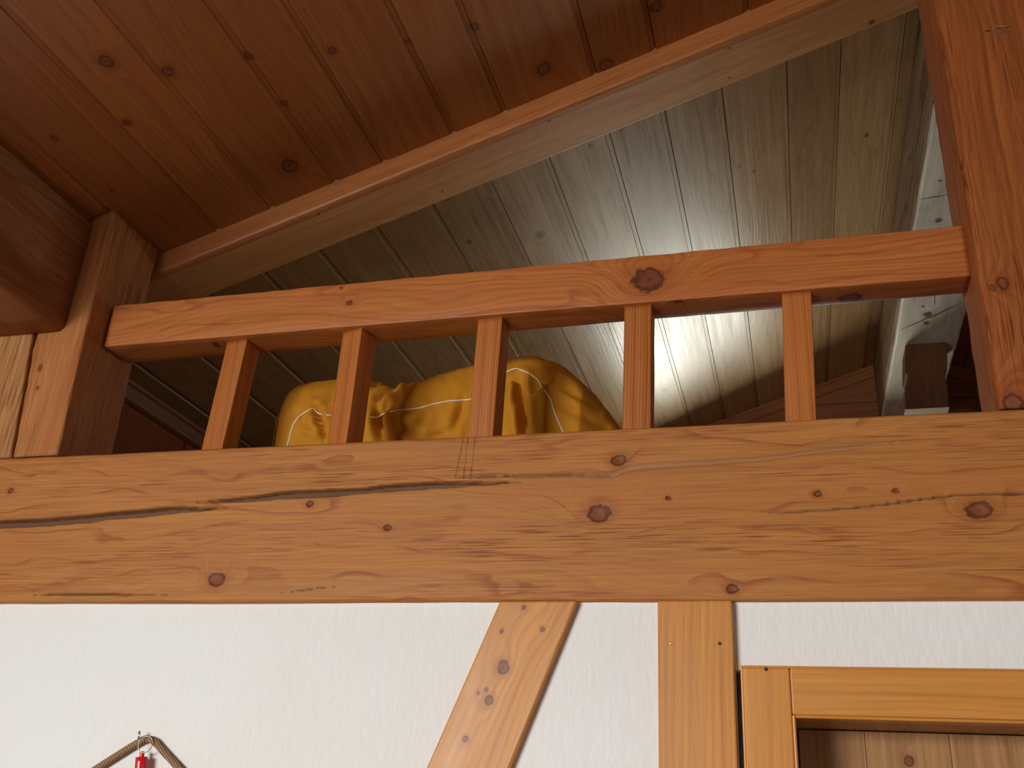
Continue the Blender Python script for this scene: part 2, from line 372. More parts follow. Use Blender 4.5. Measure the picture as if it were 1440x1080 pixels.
leafm = wood('door_leaf_pine', Z, X, (.47, .25, .105), origin=dO, knots=[(face((1278, 1070), 1.078), .007, 1.2, 3.), (face((1180, 1120), 1.078), .01, 1.2, 3.)], ring=60, warp=.03, contrast=.3, rnd=.14, rough=.4)
lb_ = [cix0+.001, face((1217, 1050), 1.078)[0], .135, .22, .31, .39, cix1-.001]
for a, b in zip(lb_[:-1], lb_[1:]):
    hexa('leaf_board', boxv(a+.0002, b-.0002, 1.078, 1.096, -.995, ciz-.0012), leafm, parent=dr, origin=dO, bevel=.0006)
box('leaf_light_stop', cix0-.004, cix1+.004, 1.0965, 1.104, -1, ciz+.004, leafm, parent=dr, origin=dO)  # unseen panel added behind the boards to stop light leaking through
metal = plain('dull_steel', (.55, .54, .52), .35, .9, nz=80, nb=.05)
hz = -.36
hb = box('handle_plate', cix1-.045, cix1-.025, 1.074, 1.0782, hz-.06, hz+.03, metal, parent=dr, origin=dO, bevel=.002)
tube('handle', [W(p) for p in ((cix1-.035, 1.075, hz), (cix1-.035, 1.052, hz), (cix1-.042, 1.048, hz), (cix1-.085, 1.048, hz-.002))], .008, metal, parent=dr, origin=dO)
screw = plain('dark_screw', (.05, .035, .03), .5, .4)
def stud(px, r, Yf, parent, origin, name='nail_head', mat=screw):
    p = W(face(px, Yf)); m = 10; vs = []
    for yy, rr in ((.0015, r), (-.0008, r), (-.0014, r*.6)): vs += [p+Vector((rr*math.cos(2*math.pi*i/m), yy, rr*math.sin(2*math.pi*i/m))) for i in range(m)]
    fs = [tuple(range(2*m, 3*m))]+[(k*m+i, k*m+(i+1) % m, (k+1)*m+(i+1) % m, (k+1)*m+i) for k in (0, 1) for i in range(m)]
    return link(name, vs, fs, mat, parent=parent, origin=origin, world=True)
stud((1077, 941), .0030, .990, dr, dO)

# ---- loft shell
loft_floor_m = wood('loft_floor', X, Y, (.45, .24, .11), rnd=.2)
lf = empty('floor', (-.05, 1.14, .40), 'loft floor boards behind the big beam', None, None, 'structure')
for i in range(12):
    a = 1.141+(YG-1.141)*i/12; b = 1.141+(YG-1.141)*(i+1)/12
    box('plank', XL, XR, a+.0006, b-.0006, .392, .404, loft_floor_m, parent=lf, origin=lf.location)
wallw = wood('gable_pine', X, Z, (.29, .105, .036), knots=[(face((1170, 570), YG), .012, 1.5, 3.), (face((1218, 572), YG), .008, 1.5, 3.), (face((1100, 588), YG), .009, 1.5, 3.)], contrast=.3, rnd=.15, blotch=.3, rough=.5)
gw = empty('wall_gable_loft', (0, YG, .40), None, None, None, 'structure'); gO = gw.location
gx0, gx1, gz0, gz1 = -.27, .20, .52, .86
zz = .40
zl = face((1190, 567), YG)[2]                   # one joint seen in the photograph
rows = [zl-.098*k for k in range(8, 0, -1)]; rows = [r for r in rows if r > .41]; rows = [.40]+rows+[zl, zl+.098, zl+.20]
for a, b in zip(rows[:-1], rows[1:]):
    xa = max(XL, (a-RC)/RS) if True else XL
    segs = [(XL, XR)]
    if b > gz0 and a < gz1: segs = [(XL, gx0), (gx1, XR)]
    for s0, s1 in segs:
        def zt(x): return min(b-.0009, roofz(x)+.004)
        pts = [(s0, a), (s1, a)]
        top = [x for x in (s0, (b-RC)/RS, .3156, (1.3134-b)/RS, s1) if s0 <= x <= s1]
        top = sorted(set(round(x, 5) for x in top), reverse=True)
        pl = [(s0, a+.0009), (s1, a+.0009)]+[(x, zt(x)) for x in top]
        pl = [p for p in pl if p[1] >= a] 
        if zt(s0) < a or zt(s1) < a:            # clipped by the roof slope
            l_ = (a-RC)/RS; r_ = (1.3134-a)/RS
            l_, r_ = max(l_, s0), min(r_, s1)
            pl = [(l_, a+.0009), (r_, a+.0009)]+[(x, zt(x)) for x in top if l_ < x < r_]
        prism('board', pl, lambda p: (p[0], YG, p[1]), lambda p: (p[0], YG+.015, p[1]), wallw, parent=gw, origin=gO)
boxes('sheathing', [(XL-.04, gx0, YG+.016, YG+.03, .35, 1.25), (gx1, XR+.04, YG+.016, YG+.03, .35, 1.25), (gx0, gx1, YG+.016, YG+.03, .35, gz0), (gx0, gx1, YG+.016, YG+.03, gz1, 1.25)], deck, parent=gw, origin=gO)
window('window_2', gx0, gx1, gz0, gz1, YG+.012, True)
# left knee wall of the loft
kn = empty('wall_left_loft', (XL, 1.8, .40), None, None, None, 'structure'); kO = kn.location
kw = wood('knee_pine', Z, Y, (.40, .115, .032), spec=.1, contrast=.25, rnd=.12)
yj = onx(262, 613, XL).y
ys = [1.10, yj-.23, yj, yj+.23, yj+.46, yj+.69, YG]
for a, b in zip(ys[:-1], ys[1:]):
    box('panel', XL-.012, XL, a+.0012, b-.0012, .404, .70, kw, parent=kn, origin=kO, bevel=.004)
box('sheathing', XL-.04, XL-.013, 1.10, YG, .35, .72, deck, parent=kn, origin=kO)
# mouldings where ceiling and walls meet in the loft
tm = lambda a, b: wood('moulding_pine', a, b, (.32, .12, .042), contrast=.25, rough=.4)
mp = [(0, 0), (.012, 0), (.012, -.008), (.008, -.011), (.008, -.028), (.0095, -.030), (.0095, -.036), (.0055, -.039), (0, -.039)]
prism('trim_1', mp, lambda p: (XL+p[0], 1.10, .707+p[1]+RS*p[0]), lambda p: (XL+p[0], YG, .707+p[1]+RS*p[0]), tm(Y, Z))['kind'] = 'structure'
gp = [(0, 0), (.012, 0), (.012, -.006), (.008, -.010), (.008, -.026), (.005, -.031), (0, -.031)]
prism('trim_2', gp, lambda p: (XL, YG-p[0], RS*XL+RC+p[1]), lambda p: (.245, YG-p[0], RS*.245+RC+p[1]), tm(RD, Y))['kind'] = 'structure'
prism('trim_3', gp, lambda p: (.385, YG-p[0], 1.3134-RS*.385+p[1]), lambda p: (XR, YG-p[0], 1.3134-RS*XR+p[1]), tm(Vector((1, 0, -RS)), Y))['kind'] = 'structure'

# ================================================================== THINGS
# ---- the great beam: finely meshed front face with its drying cracks
def poly(pts): return np.array([[*(lambda q: (q.x, q.z))(ony(p[0], p[1], 1.0)), p[2]*.00094*S] for p in pts])
def crackdist(px, pz, P):
    """signed vertical offset to a polyline and its local half width (wall units)"""
    zc = np.interp(px, P[:, 0], P[:, 1]); hw = np.interp(px, P[:, 0], P[:, 2])/S/2
    inside = (px >= P[0, 0]) & (px <= P[-1, 0])
    return np.where(inside, pz-zc, 9.), np.maximum(hw, 1e-6)
cracks = [([(-400, 748, 6), (-60, 740, 11), (0, 737, 13), (60, 734, 12), (130, 728, 13), (150, 725, 11), (200, 721, 12), (240, 717, 11), (280, 716, 6), (322, 714.5, 0)], .010),
          ([(270, 706.5, 0), (300, 705, 4), (345, 702, 8), (400, 696, 11), (420, 694.5, 12), (450, 693.5, 12), (480, 692, 11), (505, 690, 8), (540, 686, 10), (600, 682.5, 10), (640, 681, 8), (680, 680, 5), (735, 678, 0)], .009),
          ([(615, 673, 0), (660, 671, 1.6), (740, 669, 2.4), (800, 668, 3), (855, 669, 3), (872, 669, 0)], .005),
          ([(1040, 723.5, 0), (1100, 721, 1.6), (1160, 717, 1.8), (1240, 710, 2.0), (1300, 701, 2.2), (1345, 696, 2.0), (1440, 694, 2.4), (1700, 690, 0)], .004),
          ([(40, 837, 0), (80, 835.5, 3), (180, 836, 3), (250, 837, 0)], .004), ([(395, 834, 0), (430, 829, 1.6), (480, 824, 0)], .003),
          ([(25, 670, 0), (45, 668.5, 3), (55, 669, 0)], .004), ([(1120, 581, 0), (1260, 573, 1.2), (1300, 570, 0)], .002)]
worn = [([(720, 669, 3), (800, 667, 7), (860, 667, 9), (880, 660, 10), (900, 656, 10), (1000, 650, 8), (1070, 645, 7), (1145, 635, 6), (1200, 629, 5), (1270, 621, 0)], .003)]
bx0, bx1, bz0, bz1 = XF, 1.05, .2175, .4055
xs = np.concatenate([np.linspace(bx0, -1.0, 20, endpoint=False), np.linspace(-1.0, .26, 1050), np.linspace(.27, bx1, 60)])
zs = np.linspace(0, 1, 150)
XX, TT = np.meshgrid(xs, zs, indexing='ij')
rngz = np.array([noise.noise(Vector((x*4, 3.3, 0)))*.0010+noise.noise(Vector((x*19, 7, 0)))*.0004 for x in xs])
rngt = np.array([noise.noise(Vector((x*5, 13.3, 0)))*.0008+noise.noise(Vector((x*30, 17, 0)))*.0004 for x in xs])
ZZ = (bz0+rngz)[:, None]*(1-TT)+(bz1+rngt)[:, None]*TT
YY = np.full_like(XX, 1.0)
crk = np.zeros_like(XX); wrn = np.zeros_like(XX); scr = np.zeros_like(XX)
jit = np.array([noise.noise(Vector((x*60, 1.7, 0)))*.0006+noise.noise(Vector((x*150, 9.7, 0)))*.0003 for x in xs])[:, None]
for pts, dep in cracks:
    P = poly(pts); d, hw = crackdist(XX, ZZ+jit, P)
    a = np.clip(1-np.abs(d)/hw, 0, 1)
    s = np.clip(a*2.2, 0, 1)
    s = s*np.clip(hw/.0009, .25, 1)
    YY += s*dep; crk = np.maximum(crk, np.clip(a*3, 0, 1))
for pts, dep in worn:
    P = poly(pts); d, hw = crackdist(XX, ZZ+jit, P); a = np.clip(1-np.abs(d)/hw, 0, 1); YY += np.minimum(a*1.5, 1)*dep; wrn = np.maximum(wrn, np.clip(a*2.0, 0, 1))
# saw kerf marks near the third baluster
for x0, x1 in ((640, 652), (652, 658), (662, 668)):
    p, q = ony(x1, 614, 1), ony(x0, 674, 1)
    xc = np.interp(ZZ, [q.z, p.z], [q.x, p.x]); a = (np.abs(XX-xc) < .0009) & (ZZ > q.z) & (ZZ < p.z)
    scr = np.maximum(scr, a*.8)
# broad unevenness and softened arrises
und = np.array([[noise.noise(Vector((x*3, z*16, 2.2))) for z in np.linspace(bz0, bz1, 12)] for x in xs[::6]])
und = np.array([np.interp(np.linspace(0, 11, 150), range(12), r) for r in und])
und = np.array([np.interp(xs, xs[::6], und[:, j]) for j in range(150)]).T
YY += und*.0018
e = .0035
for dd in (ZZ-(bz0+rngz)[:, None], (bz1+rngt)[:, None]-ZZ):
    q = np.clip(1-dd/e, 0, 1); YY += e*.7*q*q
# knot hollows
bk = [((305, 815), .014, 1.3, 5.), ((436, 709), .007, 1.2, 3.), ((545, 742), .006, 1.6, 3.), ((842, 722), .016, 1.5, 6.), ((870, 647), .012, 1.2, 4.), ((1377, 717), .015, 1.4, 6.),
      ((1030, 828), .008, 2.0, 3.), ((15, 690), .006, 1.3, 2.), ((1150, 694), .006, 2.5, 5.), ((1260, 690), .004, 2.5, 5.), ((940, 700), .004, 2., 6.)]
for k in bk:
    p = ony(*k[0], 1); q = np.hypot((XX-p.x)/(k[1]/S*k[2]*.8), (ZZ-p.z)/(k[1]/S))
    YY += np.clip(1.1-q, 0, 1)*.0022
nx, nz = len(xs), len(zs)
front = np.stack([XX, YY, ZZ], -1).reshape(-1, 3)
yb = 1.14
# back strip: bottom-back and top-back edges
vb = np.stack([xs, np.full(nx, yb), bz0+rngz], -1); vt = np.stack([xs, np.full(nx, yb), bz1+rngt], -1)
V = np.concatenate([front, vb, vt]); nf = nx*nz
I = np.arange(nx-1)
fs = []
A = (np.arange(nx-1)[:, None]*nz+np.arange(nz-1)[None, :]).ravel()
fs += np.stack([A, A+nz, A+nz+1, A+1], -1).tolist()
fs += np.stack([I*nz, nf+I, nf+I+1, (I+1)*nz], -1).tolist()
fs += np.stack([I*nz+nz-1, (I+1)*nz+nz-1, nf+nx+I+1, nf+nx+I], -1).tolist()
fs += np.stack([nf+I, nf+nx+I, nf+nx+I+1, nf+I+1], -1).tolist()
fs.append(list(range(nz-1, -1, -1))+[nf, nf+nx]); fs.append([nx*nz-nz+j for j in range(nz)]+[nf+nx+nx-1, nf+nx-1])
bO = W((-.05, 1.07, bz0))
beam_m = wood('beam_pine', X, Z, BEAM, dark=(.38, .135, .042), origin=bO, knots=[(face(k[0]), k[1], k[2], k[3]) for k in bk], ring=85, warp=.05, contrast=.34, rough=.55, spec=.22, fiber=.22, streak=1.0, topo=.8,
              blotch=.45, masks=True, bump=.45, tint=(.43, .145, .036))
beam = link('tie_beam', [tuple(v) for v in V], fs, beam_m, origin=bO)
for nm, arr in (('crack', crk), ('worn', wrn), ('scratch', scr)):
    at = beam.data.attributes.new(nm, 'FLOAT', 'POINT'); full = np.zeros(len(V), 'f'); full[:nf] = arr.ravel(); at.data.foreach_set('value', full)
for p in beam.data.polygons: p.use_smooth = True
tagit(beam, 'huge horizontal pine beam with long grey cracks and knots above the white wall', 'beam')

# ---- left post and the board beside it
pO = W((-.945, 1.05, .406))
jt, jb = -.9925, -.9705
topz = lambda x: RS*x+RC-.0012
A4 = [(jb+.001, 1.001, .4065), (-.9010, 1.0, .4065), (-.9005, 1.105, .4065), (-.985, 1.105, .4065)]
zt_ = topz(-.945)
m = wood('left_post_pine', Z, X, (.53, .215, .068), origin=pO, knots=[(face((56, 517)), .006, 1.3, 3.), (face((52, 545)), .004, 1., 2.)], streak=.7, ring=60, warp=.03, contrast=.35, rough=.55, spec=.25, fiber=.3, blotch=.55)
post = loft('post', A4, [(-1.0035, 1.001, topz(-1.0035)), (-.9110, 1.0, topz(-.911)), (-.9110, 1.112, topz(-.911)), (-1.0035, 1.112, topz(-1.0035))], m, n=50, r=.0035, wob=.0009, wf=14, seed=4, edge=.5, origin=pO)
tagit(post, 'left upright timber post whose right side is in dark shade, meeting the sloping ceiling', 'post')
m2 = wood('left_board_pine', Z, X, (.56, .265, .095), origin=pO, streak=.9, ring=60, warp=.05, contrast=.45, rough=.6, spec=.2, fiber=.4, blotch=.6)
lb = loft('wall_timber', [(XL, 1.0, .4065), (jb-.0015, 1.0, .4065), (jb-.0015, 1.06, .4065), (XL, 1.06, .4065)], [(XL, 1.0, .602), (jt-.002, 1.0, .602), (jt-.002, 1.06, .602), (XL, 1.06, .602)], m2,
          n=24, r=.0025, wob=.0009, wf=14, seed=9, edge=.5, origin=pO)
tagit(lb, 'short weathered upright timber left of the left post, at the photo\'s left edge', 'timber')
# ---- left purlin, a heavy timber running towards the viewer under the eaves
uO = W((-1.04, -.2, .588))
m = wood('purlin_pine', Y, Vector((1, 0, 1)), (.37, .16, .060), origin=uO, ring=45, warp=.06, contrast=.42, rough=.6, spec=.2, fiber=.35, blotch=.6)
x0, x1, z0, z1 = -1.149, -.9405, .5885, .7685
q = lambda yy: [(x0, yy, z0), (x1, yy, z0), (x1, yy, z1), (x0, yy, z1-.0705)]
pu = loft('purlin', q(YB+.001), q(.9985), m, n=60, m=5, r=.0095, wob=.0008, wf=9, seed=2, edge=.3, origin=uO)
tagit(pu, 'heavy dark eaves timber running along the ceiling at the upper left', 'beam')

# ---- right post
rO = W((.28, 1.05, .406))
kn_r = [(face((1425, 568)), .016, 1.3, 4.), (face((1396, 405)), .006, 1., 3.), (face((1410, 398)), .010, 1.4, 3.), (face((1346, 245)), .005, 2.0, 3.)]
m = wood('right_post_pine', Z, X, (.40, .120, .030), origin=rO, knots=kn_r, streak=.8, topo=.2, ring=50, warp=.03, contrast=.40, rough=.6, spec=.2, fiber=.28, blotch=.75, tint=(.33, .085, .03), bump=.4)
rp = loft('post', [(.2085, 1.0, .4065), (.345, 1.0, .4065), (.345, 1.094, .4065), (.2095, 1.094, .4065)], [(.2085, 1.0, topz(.21)), (.345, 1.0, 1.3110-RS*.345-.012), (.345, 1.116, 1.3110-RS*.345-.012), (.2095, 1.116, topz(.21))],
          m, n=90, r=.0042, wob=.0005, wf=12, seed=21, edge=.7, origin=rO)
tagit(rp, 'massive reddish upright timber post at the right edge, rail butting into it', 'post')
# peg scar high on its face
def scar(px, w, h, seed):
    p = W(face(px, .9996)); vs = [p+Vector((0, -.0012, 0))]; n = 14
    for i in range(n):
        a = 2*math.pi*i/n; r = 1+.5*noise.noise(Vector((math.cos(a)*2, math.sin(a)*2, seed)))
        vs.append(p+Vector((w*r*math.cos(a), .0012, h*r*math.sin(a))))
    return vs, [(0, 1+i, 1+(i+1) % n) for i in range(n)]
vs, fs_ = scar((1405, 44), .013, .011, 3.); 
pegm = wood('peg_pine', X, Z, (.30, .12, .06), origin=rO)
link('peg_scar', vs, fs_, pegm, parent=rp, origin=rO, world=True)
pk = W(face((1389, 42), .9985)); 
dk = plain('dark_hollow', (.05, .02, .012), .8)
vs, fs_ = scar((1389, 43), .0075, .0022, 8.); link('split', vs, fs_, dk, parent=rp, origin=rO, world=True)
tube('splinter', [W(face(p, .9985)) for p in ((1400, 37.5), (1410, 37), (1420, 36))], .0011, wood('splinter_pine', X, Z, (.6, .3, .15)), parent=rp, origin=rO, m=6)

# ---- trim boarding along the roof between room and loft
rp_ = [(1.1245, .0042), (1.1245, -.0195), (1.1262, -.0208), (1.1262, -.0222), (1.1243, -.0236), (1.1243, -.0300), (1.1258, -.0335), (1.130, -.0350)]
fO = W((-.4, 1.17, .93))
rn = Vector((-RS, 0, 1)).normalized()
rfm = wood('rafter_face_pine', RD, Y, (.54, .20, .06), origin=fO, contrast=.25, rough=.45, fiber=.15, blotch=.2, ring=60)
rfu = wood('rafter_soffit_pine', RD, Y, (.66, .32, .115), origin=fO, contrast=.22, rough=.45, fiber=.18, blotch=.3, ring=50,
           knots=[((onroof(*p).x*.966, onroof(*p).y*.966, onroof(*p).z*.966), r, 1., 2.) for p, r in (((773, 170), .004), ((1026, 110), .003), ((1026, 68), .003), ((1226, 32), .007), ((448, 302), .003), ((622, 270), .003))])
rf = empty('rafter_casing', (0, 0, 0), 'sloping pine rafter casing with moulded edge rising from left post to right post', 'rafter'); rf.location = fO
def sl(p, x): return (x, p[0], RS*x+RC+p[1]*1.057)
prof = rp_+[(1.136, -.0350), (1.136, .0042)]
prism('moulded_face', prof, lambda p: sl(p, XL+.001), lambda p: sl(p, .2445), rfm, parent=rf, origin=fO)
prism('soffit_board', [(1.1362, -.0005), (1.1362, -.0343), (1.2165, -.0343), (1.2180, -.0330), (1.2180, -.0005)], lambda p: sl(p, XL+.001), lambda p: sl(p, .2445), rfu, parent=rf, origin=fO, bevel=.0015)

# ---- ridge beam of the loft
gOr = W((.315, 1.84, 1.02))
zu = 1.021
def U(px): p = onz(px[0], px[1], zu); return (p.x, p.y, p.z)
m = wood('ridge_pine', Y, Vector((1, 0, -.55)), (.66, .61, .50), dark=(.24, .17, .10), origin=gOr, knots=[(U((1320, 310)), .009, 1.4, 2.), (U((1304.5, 442)), .013, 1.7, 2.), (U((1303, 454)), .009, 1.5, 2.), (U((1298, 431)), .005, 1.2, 2.), (U((1322, 254)), .004, 1., 2.)],
         ring=30, warp=.05, contrast=.30, rough=.55, spec=.3, fiber=.25, blotch=.5, tint=(.34, .25, .16), bump=.5, knotcol=(.03, .02, .015),
         segs=[(U((1261, 466)), U((1356, 425)), .0042), (U((1292, 281)), U((1335, 273)), .0030), (U((1315, 410)), U((1314, 432)), .0016)])  # pale colour stands for the lit underside; a dark slab covers the side
q = lambda yy: [(.2475, yy, zu), (.3790, yy, zu), (.383, yy, 1.188), (.2445, yy, 1.178)]
rb = loft('ridge_beam', q(1.122), q(2.545), m, n=70, m=5, r=.0045, wob=.0014, wf=9, seed=6, edge=.4, origin=gOr)
sm = wood('ridge_shade_pine', Y, Z, (.30, .20, .115), dark=(.12, .06, .03), origin=gOr, streak=.8, ring=35, warp=.05, contrast=.6, rough=.65, spec=.15, fiber=.45, blotch=.7)
loft('shade_slab', [(.2435, 1.122, 1.030), (.2470, 1.122, 1.028), (.2470, 1.122, 1.178), (.2415, 1.122, 1.177)], [(.2435, 2.545, 1.034), (.2470, 2.545, 1.032), (.2470, 2.545, 1.178), (.2415, 2.545, 1.177)], sm,
     n=60, m=3, r=.0012, wob=.0008, wf=9, seed=61, edge=.8, parent=rb, origin=gOr)  # added slab; shade on the ridge's left side is put into its colour
tagit(rb, 'pale ridge beam with black crack in the loft, lit from the gable window', 'beam')

# ---- short dark post hanging under the ridge beam, with a notch in each side
sO = W((.30, 2.11, .863))
def box_notch():
    zt, zb = 1.019, .8655
    o = [(.356, zt), (.2705, zt)]
    L = [(.2705, .975), (.2705, .952), (.2745, .947), (.2765, .938), (.2745, .926), (.2705, .918)]
    R = [(.3555, .915), (.3505, .932), (.3505, .938), (.3545, .951), (.3555, .962)]
    f = lambda x, z: (x-(1.02-z)*.100, z)
    return [f(*p) for p in o+L+[(.2705, zb), (.3570, zb)]+R]
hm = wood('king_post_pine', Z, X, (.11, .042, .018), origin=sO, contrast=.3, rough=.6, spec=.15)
pr = box_notch()
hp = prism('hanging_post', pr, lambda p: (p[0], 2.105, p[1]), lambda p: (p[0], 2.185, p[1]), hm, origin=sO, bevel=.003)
box('lit_bottom', .2550, .3420, 2.105, 2.185, .8632, .8652, wood('lit_bottom_pine', X, Y, (.72, .62, .42), origin=sO), parent=hp, origin=sO)  # thin added sheet; light on the post's bottom face is put into its colour
tagit(hp, 'short dark notched post hanging below the pale ridge beam in the loft', 'post')

# ---- railing
ra = empty('railing', (-.35, 1.065, .406), 'pine loft railing with a thick top rail and five square balusters on the beam', 'railing'); aO = ra.location
kr = [(face((912, 393), 1.037), .0285, 1.15, 4.), (face((492, 426), 1.037), .0060, 1.3, 9.), (face((480, 405), 1.037), .003, 1.2, 18.)]
zu2 = .5805
for px, r, cs in (((305, 485), .0062, 1.1), ((1195, 419), .0085, 2.6), ((952, 424), .0028, 4.)):
    p = onz(px[0], px[1], zu2); kr += [((p.x, p.y, p.z), r, 1.2, 2., cs)]
m = wood('rail_pine', X, Vector((0, .0, 1)), RAIL, dark=(.36, .095, .028), origin=aO, knots=kr, topo=.5, ring=75, warp=.035, contrast=.5, rough=.42, spec=.35, fiber=.14, blotch=.3, bump=.3, seed=3.3, knotcol=(.06, .016, .010))
y0, y1, z0, z1 = 1.0365, 1.0865, .5802, .6445
tr = loft('top_rail', [(-.9005, y0, z0), (-.9005, y0, z1), (-.9005, y1+.006, z1), (-.9005, y1+.006, z0)], [(.2088, y0, z0), (.2088, y0, z1+.001), (.2088, y1-.010, z1+.001), (.2088, y1-.010, z0)],
          m, n=200, r=.0014, wob=.00018, wf=12, seed=8, edge=.7, parent=ra, origin=aO)
kd = plain('knot_dark', (.05, .02, .012), .7)
bal_m = wood('baluster_pine', Z, X, (.50, .165, .036), ring=170, warp=.005, contrast=.60, rough=.42, spec=.35, fiber=.12, blotch=.12, rnd=.12, bump=.3)
# (left and right top corner pixels of the front face, bottom ones, turn)
for tl, tr_, bl_, br_, rot, yf in (((319.6, 480), (345.5, 484.5), (284, 628), (321, 627), .10, 1.052), ((482, 469.6), (504.7, 465), (460, 620), (485, 617), .30, 1.052), ((672, 449), (704, 449), (657.5, 611), (686, 609), .07, 1.046),
                              ((878, 430), (913, 430), (875, 601), (909.5, 600), .0, 1.043), ((1099.5, 412), (1136, 412), (1104.5, 592), (1143, 590), .0, 1.043)):
    # left edge of the front face follows the photographed edge; the square section is turned by rot
    d = ray(*tl); pt = d*(yf/d.y); d = ray(*bl_); pb = d*(yf/d.y)
    wd_ = .0325; ds = .030
    ex = Vector((math.cos(rot), -math.sin(rot)*1.0, 0)); ey = Vector((math.sin(rot), math.cos(rot), 0))
    dx = (pt.x-pb.x)/(pt.z-pb.z)
    def sec(z): 
        b = Vector((pb.x+dx*(z-pb.z), yf, z)); return [b, b+ex*wd_, b+ex*wd_+ey*ds, b+ey*ds]
    zb_ = .4045; 
    loft('baluster', sec(zb_), sec(z0+.0006), bal_m, n=24, m=3, r=.0011, wob=.0003, wf=20, seed=tl[0], parent=ra, origin=W(tuple(sec(zb_)[0])))

# ---- half-timbering below the beam
def slab(name, q, y0, y1, mat, **k):
    vs = [(p[0], y0, p[1]) for p in q]+[(p[0], y1, p[1]) for p in q]
    n = len(q); fs = [tuple(range(n))[::-1], tuple(range(n, 2*n))]+[(i, (i+1) % n, n+(i+1) % n, n+i) for i in range(n)]
    fs = [f[::-1] for f in fs]
    return link(name, vs, fs, mat, **k)
def xz(px, Yv=1.0): p = ony(px[0], px[1], Yv); return (p.x, p.z)
tl, tr_, bl_, br_ = xz((704, 843)), xz((812, 843)), xz((600, 1080)), xz((716, 1080))
def ext(a, b, z): t = (z-a[1])/(b[1]-a[1]); return (a[0]+(b[0]-a[0])*t, z)
ztop = .2172
cO = W((-.3, 1.0, ztop))
dd = Vector((tl[0]-bl_[0], 0, tl[1]-bl_[1])).normalized()
m = wood('brace_pine', dd, dd.cross(Vector(Y)), TRIM, origin=cO, ring=42, warp=.07, contrast=.34, rough=.42, spec=.35, fiber=.14, blotch=.35, bump=.2, tint=(.50, .19, .038),
         knots=[(face(p), r, 1.15, 3.) for p, r in (((708, 939), .0105), ((688, 985), .0075), ((673, 975), .0035), ((684, 970), .003), ((763, 885), .004), ((737, 855), .004), ((706, 888), .0035), ((655, 1040), .005))])
br = slab('diagonal_brace', [ext(tl, bl_, ztop), ext(tr_, br_, ztop), ext(tr_, br_, -.72), ext(tl, bl_, -.72)], .999, 1.0099, m, origin=cO, bevel=.003, seg=2)
tagit(br, 'slanted pine brace with a dark knot on the white wall below the beam', 'brace')
wO = W((-.095, 1.0, -1))
m = wood('stud_pine', Z, X, TRIM, origin=wO, ring=85, warp=.014, contrast=.30, rough=.4, spec=.4, fiber=.14, blotch=.2, bump=.15)
st = box('wall_post', -.1320, -.0590, .999, 1.0099, -1, ztop, m, origin=wO, bevel=.003, seg=2)
tagit(st, 'upright pine wall post between the slanted brace and the door frame', 'post')
brass = plain('brass', (.75, .5, .2), .35, .9)
stud((943, 905), .0026, .999, st, wO, 'nail_head', brass); stud((1012, 905), .0028, .999, st, wO)

# ---- mustard cushion on the loft floor behind the railing
def sample(pts, Yc):
    q = [ony(px, py, Yc) for px, py in pts]; return [a.x for a in q], [a.z for a in q]
YC = 1.245
ox, oz = sample([(396, 640), (402, 622), (410, 602), (423, 580), (437, 562), (450, 554), (475, 550), (500, 547), (520, 547), (536, 548), (548, 553), (556, 560), (572, 556), (600, 547), (640, 531), (662, 524), (680, 520), (700, 519), (716, 513), (735, 510), (760, 511), (780, 515), (800, 524), (820, 541), (840, 562), (858, 583), (872, 602), (886, 624)], YC)
xa, xb = -.755, -.175
NX, NA = 330, 120
vs = []
def zb_of(x): return .4055
for i in range(NX+1):
    t = i/NX; x = xa+(xb-xa)*t
    top = np.interp(x, ox, oz, left=oz[0]-(ox[0]-x)*1.8, right=oz[-1]-(x-ox[-1])*1.6)
    top = max(top, .412); zb = .4055
    h = (top-zb)/2; zc = (top+zb)/2
    dep = (.085+.02*math.sin(t*7))*min(1, (h/.08))**.8*min(1, 7*min(t, 1-t)+.05)
    for j in range(NA):
        a = 2*math.pi*j/NA; ca, sa = math.cos(a), math.sin(a)
        e_ = .82
        yy = math.copysign(abs(ca)**e_, ca)*dep; z_ = math.copysign(abs(sa)**e_, sa)*h
        vs.append(Vector((x, YC+.0+yy, zc+z_)))
# creases: (pixel from, pixel to, half width, depth)
def seg2(p, a, b):
    ab = (b[0]-a[0], b[1]-a[1]); L2 = ab[0]**2+ab[1]**2; t = max(0, min(1, ((p[0]-a[0])*ab[0]+(p[1]-a[1])*ab[1])/L2))
    return math.hypot(p[0]-a[0]-ab[0]*t, p[1]-a[1]-ab[1]*t), t
creases = [((732, 538), (738, 615), 8, .013), ((722, 575), (735, 545), 6, .006), ((528, 598), (545, 572), 6, .008), ((532, 560), (556, 546), 6, .007), ((531, 570), (536, 615), 8, .009), ((590, 612), (560, 600), 8, .006),
           ((425, 594), (446, 604), 5, .008), ((444, 575), (458, 612), 6, .009), ((447, 580), (470, 562), 6, .004), ((750, 545), (775, 530), 7, .005), ((742, 560), (756, 545), 6, .005), ((712, 545), (727, 535), 5, .004),
           ((585, 600), (600, 585), 7, .004), ((560, 585), (595, 570), 5, .003), ((640, 600), (652, 560), 7, .004), ((600, 618), (640, 605), 6, .005), ((690, 606), (720, 612), 5, .006), ((405, 590), (425, 575), 4, .003), ((780, 565), (850, 600), 9, .003), ((790, 545), (845, 575), 8, .0025)]
def pix(p):
    d = Vector(p); z = d.dot(fw); return (720+d.dot(rt2)/z*F, 540-d.dot(up2)/z*F)
out = []
